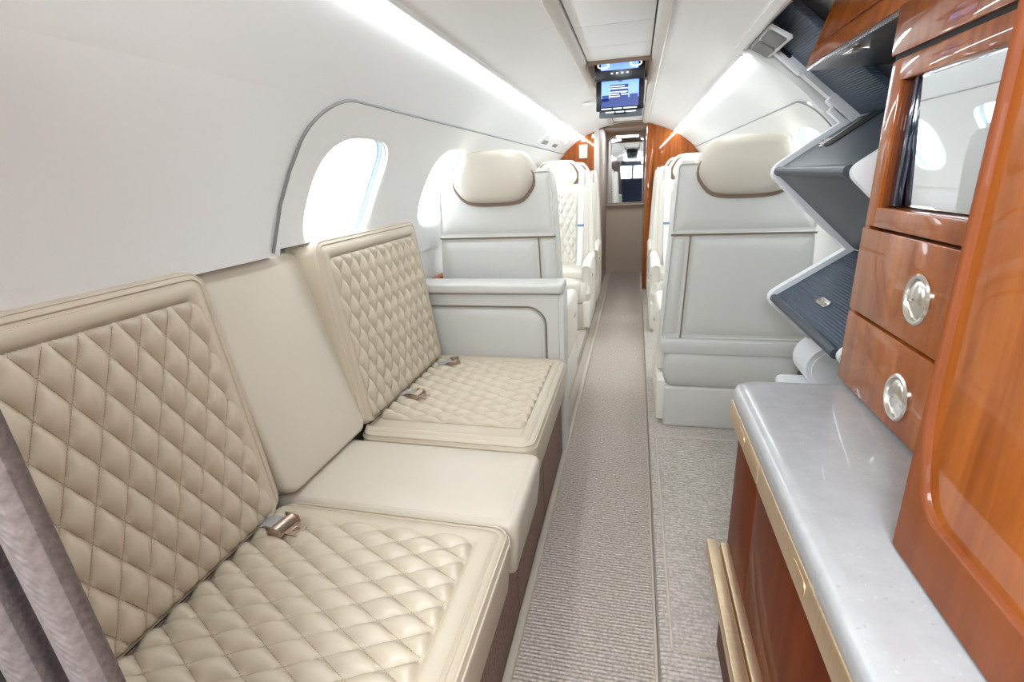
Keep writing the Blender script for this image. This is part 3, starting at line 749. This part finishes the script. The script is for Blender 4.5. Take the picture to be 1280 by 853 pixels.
# noses
for i in (2, 4):
    b = bmesh.new(); tube(b, [(Pz[i][0] + .012, yn, Pz[i][1]), (Pz[i][0] + .012, yf, Pz[i][1])], .015, 12); spart(obj_from_bm('nose', b, smoothstep_m))
b = bmesh.new(); tube(b, [(Pz[0][0] + .012, 1.70, Pz[0][1]), (Pz[0][0] + .012, yf, Pz[0][1])], .013, 12); spart(obj_from_bm('nose', b, white_pl))
# far white edge following the zigzag
def zig_strip(P, y0, y1, wo, wi, m, nm):
    Z = rounded_zig(P, .03); n = len(Z); bm = bmesh.new(); A = []; C_ = []
    for i in range(n):
        a = Vector(Z[max(i - 1, 0)]); c = Vector(Z[min(i + 1, n - 1)]); d = (c - a).normalized(); nn = Vector((-d.y, d.x))
        if nn.x > 0: nn = -nn
        A.append(Vector(Z[i]) + nn * wo); C_.append(Vector(Z[i]) - nn * wi)
    L = [[Vector((A[i].x, y0, A[i].y)), Vector((A[i].x, y1, A[i].y)), Vector((C_[i].x, y1, C_[i].y)), Vector((C_[i].x, y0, C_[i].y))] for i in range(n)]
    loft(L, bm=bm); return obj_from_bm(nm, bm, m)
spart(zig_strip(Pz, yf - .005, yf + .03, .018, .02, white_pl, 'stringer'))
# near white side plate (solid)
Z = rounded_zig([(.62, 1.385), Pz[2], (.74, 1.02), Pz[4], (.80, .56)], .035)
poly = [(x - .004, z) for x, z in Z] + [(.86, .56), (.86, 1.385)]
spart(obj_from_bm('side_plate', loft([[Vector((x, y, z)) for x, z in poly] for y in (yn - .028, yn - .004)]), white_pl))
# upper stringer fittings
def on_edge(t, off, y): # point along far upper edge
    p, q = Vector(Pz[0]), Vector(Pz[1]); d = (q - p).normalized(); n = Vector((d.y, -d.x)); n = -n if n.x > 0 else n; r = p + (q - p) * t + n * off; return r
def edge_box(nm, t0, t1, o0, o1, y0, y1, m):
    a, b_, c, d = on_edge(t0, o0, 0), on_edge(t1, o0, 0), on_edge(t1, o1, 0), on_edge(t0, o1, 0)
    bm = loft([[Vector((v.x, y, v.y)) for v in (a, b_, c, d)] for y in (y0, y1)]); bmesh.ops.bevel(bm, geom=bm.edges[:], offset=.003, segments=2, affect='EDGES'); return obj_from_bm(nm, bm, m)
spart(edge_box('edge_tab', .18, .46, .01, .026, yf - .01, yf + .02, white_pl)); spart(edge_box('edge_block', .74, 1.02, -.01, .030, yf - .012, yf + .03, white_pl))
spart(edge_box('latch_slot', .22, .32, .000, .012, yf - .014, yf + .0, black)); spart(edge_box('bolt', .10, .15, -.004, .010, yf - .014, yf, chrome))
spart(edge_box('hinge_pin', .80, .98, .034, .050, yf - .012, yf + .02, white_pl))
# latch plates and grab slot
def on_face(P0, P1, t, y, lift):
    p, q = Vector(P0), Vector(P1); d = (q - p).normalized(); n = Vector((-d.y, d.x)); n = -n if n.x > 0 else n; r = p + (q - p) * t + n * lift; return Vector((r.x, y, r.y)), d, n
def face_plate(nm, P0, P1, t, y, hu, hy, th, m, lift=.001, rot=0):
    c, d, n = on_face(P0, P1, t, y, lift); U = Vector((d.x, 0, d.y)); V = Vector((0, 1, 0)); Wn = Vector((n.x, 0, n.y))
    if rot: U, V = U * math.cos(rot) + V * math.sin(rot), V * math.cos(rot) - U * math.sin(rot)
    f = frame(c, U, V, Wn); return obj_from_bm(nm, loft([[f(u, v, w) for u, v in rr(-hu + k, hu - k, -hy + k, hy - k, min(hu, hy) * .9, 6)] for w, k in ((0, 0), (th, 0), (th + .001, .002))]), m)
lp = spart(face_plate('latch_plate', Pz[3], Pz[4], .69, 1.70, .013, .042, .003, chrome)); 
for s in (-1, 1): spart(face_plate('screw', Pz[3], Pz[4], .69, 1.70 + s * .030, .004, .004, .002, bead_m, .0045), lp)
lp = spart(face_plate('latch_plate', Pz[1], Pz[2], .47, 1.92, .014, .045, .003, chrome))
for s in (-1, 1): spart(face_plate('screw', Pz[1], Pz[2], .47, 1.92 + s * .032, .004, .004, .002, bead_m, .0045), lp)
gs = spart(face_plate('grab_slot', Pz[1], Pz[2], .20, 1.84, .11, .030, .002, blackgap, .0005))
spart(face_plate('grab_bar', Pz[1], Pz[2], .22, 1.872, .11, .009, .007, chrome, .001), gs)
# rounded white housings under the steps
b = bmesh.new(); tube(b, [(.70, 1.86, .60), (.70, 2.02, .60)], .085, 24); spart(obj_from_bm('actuator_housing', b, white_pl))
b = bmesh.new(); tube(b, [(.70, 1.855, .60), (.70, 1.862, .60)], .066, 24); spart(obj_from_bm('housing_cap', b, wallp))
spart(box('bottom_beam', .56, .82, 1.30, 2.02, .42, .52, white_pl, None, .02, 3))
# door skin behind the steps and jamb
db = bmesh.new(); arc_patch(db, 1.10, 2.12, -60, 66, 1, -.10, ny=4)
struct(obj_from_bm('door_1', db, wallm))
jb = bmesh.new()
def jamb(y0, y1, t0, t1, o0, o1, bm): loft([[W(y, t0 + (t1 - t0) * k / 20, 1, o) for y, o in ((y0, o0), (y1, o0), (y1, o1), (y0, o1))] for k in range(21)], bm=bm)
jamb(2.05, 2.085, -20, 63, -.10, .004, jb); struct(obj_from_bm('trim_11', jb, wallp))
jb = bmesh.new(); jamb(1.1, 2.085, 62.5, 64.0, -.10, .006, jb); struct(obj_from_bm('trim_12', jb, wallp))
jp = empty('door_latch_frame', W(2.0, 60, 1, 0)); tag(jp, 'rounded door latch frame with grey pads above the folded steps', 'latch frame')
jo = W(2.0, 60, 1, 0)
def jpad(nm, y0, y1, t0, t1, o0, o1, m, bev):
    bm = loft([[W(y, t, 1, o) - jo for y, t, o in ((y0, t0, o1), (y1, t0, o1), (y1, t1, o1), (y0, t1, o1))], [W(y, t, 1, o) - jo for y, t, o in ((y0, t0, o0), (y1, t0, o0), (y1, t1, o0), (y0, t1, o0))]])
    bmesh.ops.bevel(bm, geom=bm.edges[:], offset=bev, segments=3, affect='EDGES'); return obj_from_bm(nm, bm, m, jp)
jpad('frame_plate', 1.78, 2.04, 57.0, 61.6, -.02, -.008, white_pl, .004)
jpad('pad', 1.92, 2.03, 57.6, 61.2, -.010, -.002, bead_m, .004); jpad('pad', 1.79, 1.905, 57.6, 61.2, -.010, -.002, bead_m, .004)

# ------------------------------------------------------------ GALLEY CABINET, COUNTER, OVERHEAD
CXF = .44; YF = 1.140; Y0 = .60
cab = empty('galley_cabinet', (.5, .9, .853)); tag(cab, 'glossy cherry galley cabinet with mirrored niche and two round-pull drawers', 'cabinet')
def cpart(o, par=None): o.parent = par or cab; o.matrix_parent_inverse = Matrix() if par else Matrix.Translation((-.5, -.9, -.853)); return o
cpart(box('side_board', CXF + .004, .62, YF - .022, YF, .853, 1.467, cherry, None, .003))
b = bmesh.new(); B(b, CXF + .02, .62, Y0, YF - .022, .853, 1.215, 0); B(b, CXF + .030, .62, Y0, YF - .022, 1.215, 1.44, 0); B(b, CXF + .02, .62, Y0, YF - .022, 1.44, 1.467, 0)
cpart(obj_from_bm('carcass', b, blackgap, smooth=False))
fr = bmesh.new()
B(fr, CXF - .002, CXF + .03, YF - .058, YF - .018, 1.182, 1.467, .004); B(fr, CXF - .002, CXF + .03, Y0, YF - .05, 1.430, 1.467, .004); B(fr, CXF - .002, CXF + .03, Y0, YF - .05, 1.182, 1.219, .004)
cpart(obj_from_bm('niche_frame', fr, cherry))
cpart(box('niche_reveal', CXF + .004, CXF + .028, YF - .062, YF - .057, 1.219, 1.43, cherry_d, None, .001))
cpart(box('mirror_reflection_strip', CXF + .012, CXF + .022, YF - .088, YF - .064, 1.221, 1.43, mat('dark_blue_reflection', (.015, .02, .04), .1, coat=1), None, .001))  # dark blue strip painted for the reflection at the mirror's edge
cpart(box('niche_mirror', CXF + .020, CXF + .024, Y0, YF - .088, 1.221, 1.431, mirror_m, None, 0, M=Matrix.Translation((CXF + .02, 0, 1.326)) @ Matrix.Rotation(rad(-2.6), 4, 'Y') @ Matrix.Translation((-CXF - .02, 0, -1.326))))
for z0, z1, pz in ((1.013, 1.177, 1.088), (.857, 1.008, .919)):
    d = cpart(box('drawer', CXF, CXF + .022, Y0, YF - .001, z0, z1, cherry, None, .003))
    p = empty('tmp'); bpy.data.objects.remove(p)
    Mx = Matrix.Translation((CXF, .892, pz)) @ Matrix.Rotation(-PI / 2, 4, 'Y')
    rg = bmesh.new(); Rr = .041
    prof = [(Rr, -.001), (Rr, .003), (Rr - .003, .0055), (Rr - .007, .005), (Rr - .009, .002), (Rr - .010, -.001)]
    t = loft([[Vector((r_ * math.cos(2 * PI * k / 40), r_ * .92 * math.sin(2 * PI * k / 40), h)) for k in range(40)] for r_, h in prof], False, False)
    bmesh.ops.transform(t, matrix=Mx, verts=t.verts); merge(rg, t)
    pr = cpart(obj_from_bm('pull_ring', rg, chrome), d)
    cu = bmesh.new(); N_ = 32; prof = [(.0315, .001), (.029, .0030), (.022, .0055), (.012, .0070), (.003, .0075)]
    t = loft([[Vector((r_ * math.cos(2 * PI * k / N_), r_ * .92 * math.sin(2 * PI * k / N_), h if math.cos(2 * PI * k / N_) > -.3 else h * .15)) for k in range(N_)] for r_, h in prof], False, True)
    bmesh.ops.transform(t, matrix=Mx, verts=t.verts); merge(cu, t); cpart(obj_from_bm('pull_cup', cu, chrome), d)
# overhead cabinet
Y0 = .30
ov = empty('overhead_cabinet', (.5, .9, 1.47)); tag(ov, 'overhead cherry cabinet with dark woven underside above the galley', 'cabinet')
def opart(o, par=None): o.parent = par or ov; o.matrix_parent_inverse = Matrix() if par else Matrix.Translation((-.5, -.9, -1.47)); return o
opart(box('lower_fascia', CXF, .62, Y0, YF, 1.476, 1.557, cherry, None, .003))
opart(box('shadow_gap', CXF + .006, .61, Y0, YF - .006, 1.466, 1.478, blackgap, None, 0))
YO = 1.685; zb = 1.557
body = [(.455, zb + .004), (.545, 1.84), (.60, 1.84), (.66, zb + .004)]
opart(obj_from_bm('body', loft([[Vector((x, y, z)) for x, z in body] for y in (Y0, YO - .004)]), cherry_d, smooth=False))
opart(box('underside', .450, .665, YF + .002, YO, zb - .012, zb + .004, carbon, None, .003))
up = [(.447, zb + .008), (.447 + .035, zb + .008 + .115), (.465 + .035, zb + .008 + .115), (.465, zb + .008)]
def leaf(z0, z1, y0, y1, m, nm):
    k = (.545 - .455) / (1.84 - zb)
    P = [(.448 + (z0 - zb) * k, z0), (.448 + (z1 - zb) * k, z1), (.462 + (z1 - zb) * k, z1), (.462 + (z0 - zb) * k, z0)]
    bm = loft([[Vector((x, y, z)) for x, z in P] for y in (y0, y1)]); bmesh.ops.bevel(bm, geom=bm.edges[:], offset=.003, segments=2, affect='EDGES'); return opart(obj_from_bm(nm, bm, m))
leaf(zb - .004, zb + .044, Y0, YO + .004, cherry, 'bottom_rail'); leaf(zb + .050, zb + .27, Y0, YO - .020, cherry, 'flap_door'); leaf(zb + .046, zb + .28, YO - .016, YO + .004, cherry, 'end_stile')
lp = opart(box('latch_plate', .465, .500, 1.41, 1.475, zb - .016, zb - .011, chrome, None, .002))
for yy in (1.41, 1.46): opart(box('screw', .478, .488, yy - .005, yy + .005, zb - .018, zb - .015, bead_m, None, .001), lp)

# counter top, rounded front far corner
cz0, cz1 = .806, .850
def counter_loop(d, z):
    x0, x1, y0, y1 = .222 + d, .64, .10, 1.118 - d; r = .045; P = []
    P += [(x1, y0), (x1, y1)]
    for k in range(9):
        a = rad(90 + 90 * k / 8); P.append((x0 + r + r * math.cos(a), y1 - r + r * math.sin(a)))
    P += [(x0, y0)]
    return [Vector((x, y, z)) for x, y in P]
ct = obj_from_bm('countertop', loft([counter_loop(.006, cz0), counter_loop(.001, cz0 + .006), counter_loop(0, cz0 + .016), counter_loop(.0, cz1 - .014), counter_loop(.004, cz1 - .005), counter_loop(.012, cz1), counter_loop(.03, cz1)]), stone)
tag(ct, 'pale grey speckled stone countertop with rounded edge over the galley base', 'countertop')
gb = empty('counter_cabinet', (.4, .7, .08)); tag(gb, 'dark cherry base cabinet with gold edge strips under the grey counter', 'cabinet')
def gpart(o, par=None): o.parent = par or gb; o.matrix_parent_inverse = Matrix() if par else Matrix.Translation((-.4, -.7, -.08)); return o
gpart(box('carcass', .262, .64, .10, 1.098, .089, .804, blackgap, None, 0))
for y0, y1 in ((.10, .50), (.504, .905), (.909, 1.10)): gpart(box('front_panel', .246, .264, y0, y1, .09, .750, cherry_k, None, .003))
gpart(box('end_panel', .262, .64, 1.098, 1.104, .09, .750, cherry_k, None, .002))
for y0, y1 in ((.10, .842), (.846, 1.118)):
    h = gpart(box('gold_rail', .226, .262, y0, y1, .753, .800, brass, None, .004))
    yc = .60 if y0 < .5 else .985
    fbn = frame((.226, yc, .777), (0, 1, 0), (0, 0, 1), (-1, 0, 0))
    gpart(obj_from_bm('push_button', loft([[fbn(u, v, w) for u, v in rr(-.028 + k, .028 - k, -.013 + k, .013 - k, .012, 5)] for w, k in ((-.001, 0), (.0008, 0), (.0012, .0012))]), brass, None), h)
# lower gold ledge pulled out from the base
lg = gpart(box('gold_ledge', .198, .224, .64, 1.10, .390, .425, brass, None, .002)); gpart(box('gold_ledge', .228, .247, .64, 1.085, .395, .430, brass, None, .002))
gpart(box('gold_ledge', .198, .224, .10, .635, .390, .425, chrome, None, .002)); gpart(box('gold_ledge', .228, .247, .10, .635, .395, .430, chrome, None, .002))

# near cherry tower standing on the counter
tw = empty('cherry_tower', (.4, .35, .852)); tag(tw, 'tall glossy cherry tower with recessed panel standing on the counter, nearest right', 'cabinet')
def tpart(o): o.parent = tw; o.matrix_parent_inverse = Matrix.Translation((-.4, -.35, -.852)); return o
TX, TY = .318, .592
def tower_loop(z, ex): # rounded far-front corner
    r = .012; x0 = TX - ex; y1 = TY; P = [(.62, .05), (.62, y1)]
    for k in range(6):
        a = rad(90 + 90 * k / 5); P.append((x0 + r + r * math.cos(a), y1 - r + r * math.sin(a)))
    P.append((x0, .05)); return [Vector((x, y, z)) for x, y in P]
# front frame with recessed panel
zt = 1.75
ff = frame((TX, 0, 0), (0, 1, 0), (0, 0, 1), (-1, 0, 0))
def rpoly(P, R_, n=6):
    out = []
    for i, p in enumerate(P):
        p = Vector(p); u = (Vector(P[i - 1]) - p).normalized(); w = (Vector(P[(i + 1) % len(P)]) - p).normalized()
        for k in range(n + 1):
            t = k / n; q = p + u * R_[i] * (1 - t) ** 2 + w * R_[i] * t ** 2; out.append((q.x, q.y))
    return out
def outer(d): return rpoly([(.05 + d, zt - d), (.05 + d, .852 + d), (TY - d, .852 + d), (TY - d, 1.03), (TY - d, zt - d)], (.004, .004, .004, .002, .004))
def inner(d): return rpoly([(.08 + d, zt - .05 - d), (.08 + d, .927 + d), (TY - .038 - d, .927 + d), (TY - .009 - d, 1.02), (TY - .006 - d, zt - .05 - d)], (.01, .01, .034, .05, .01))
loops = [[ff(u, v, -.12) for u, v in outer(0)], [ff(u, v, -.004) for u, v in outer(0)], [ff(u, v, 0) for u, v in outer(.003)],
         [ff(u, v, 0) for u, v in inner(-.003)], [ff(u, v, -.001) for u, v in inner(-.001)], [ff(u, v, -.004) for u, v in inner(.001)], [ff(u, v, -.009) for u, v in inner(.002)]]
tpart(obj_from_bm('frame', loft(loops, True, False), cherry_d))
pb = bmesh.new(); loft([[ff(u, v, w) for u, v in inner(-.002 + k)] for w, k in ((-.05, 0), (-.0085, 0), (-.0080, .003))], bm=pb)
tpart(obj_from_bm('recessed_panel', pb, cherry))

# ------------------------------------------------------------ CURTAIN at lower left
def curtain():
    path = []
    for n in range(6):
        x0 = -.062 * n
        path += [(x0 - .008, .166), (x0 - .003, .160), (x0, .152), (x0 - .003, .145), (x0 - .010, .143), (x0 - .022, .147), (x0 - .036, .156), (x0 - .050, .168), (x0 - .062, .178), (x0 - .070, .182), (x0 - .073, .178)]
    nz = 40; bm = bmesh.new(); g = []
    for i in range(nz + 1):
        z = .30 + 1.30 * i / nz
        g.append([bm.verts.new((-.352 - .075 * (z - .952) + x * (1 + .15 * math.sin(z * 2)), y + .03, z)) for x, y in path])
    for i in range(nz):
        for j in range(len(path) - 1): bm.faces.new((g[i][j], g[i][j + 1], g[i + 1][j + 1], g[i + 1][j]))
    o = obj_from_bm('curtain', bm, curt)
    o.data.polygons.foreach_set('use_smooth', [True] * len(o.data.polygons))
    so = o.modifiers.new('thickness', 'SOLIDIFY'); so.thickness = .0035; so.offset = 0
    sd = o.modifiers.new('smooth', 'SUBSURF'); sd.levels = 1; sd.render_levels = 1
    return o
tag(curtain(), 'taupe woven curtain hanging in folds in front of the sofa end, nearest left', 'curtain')
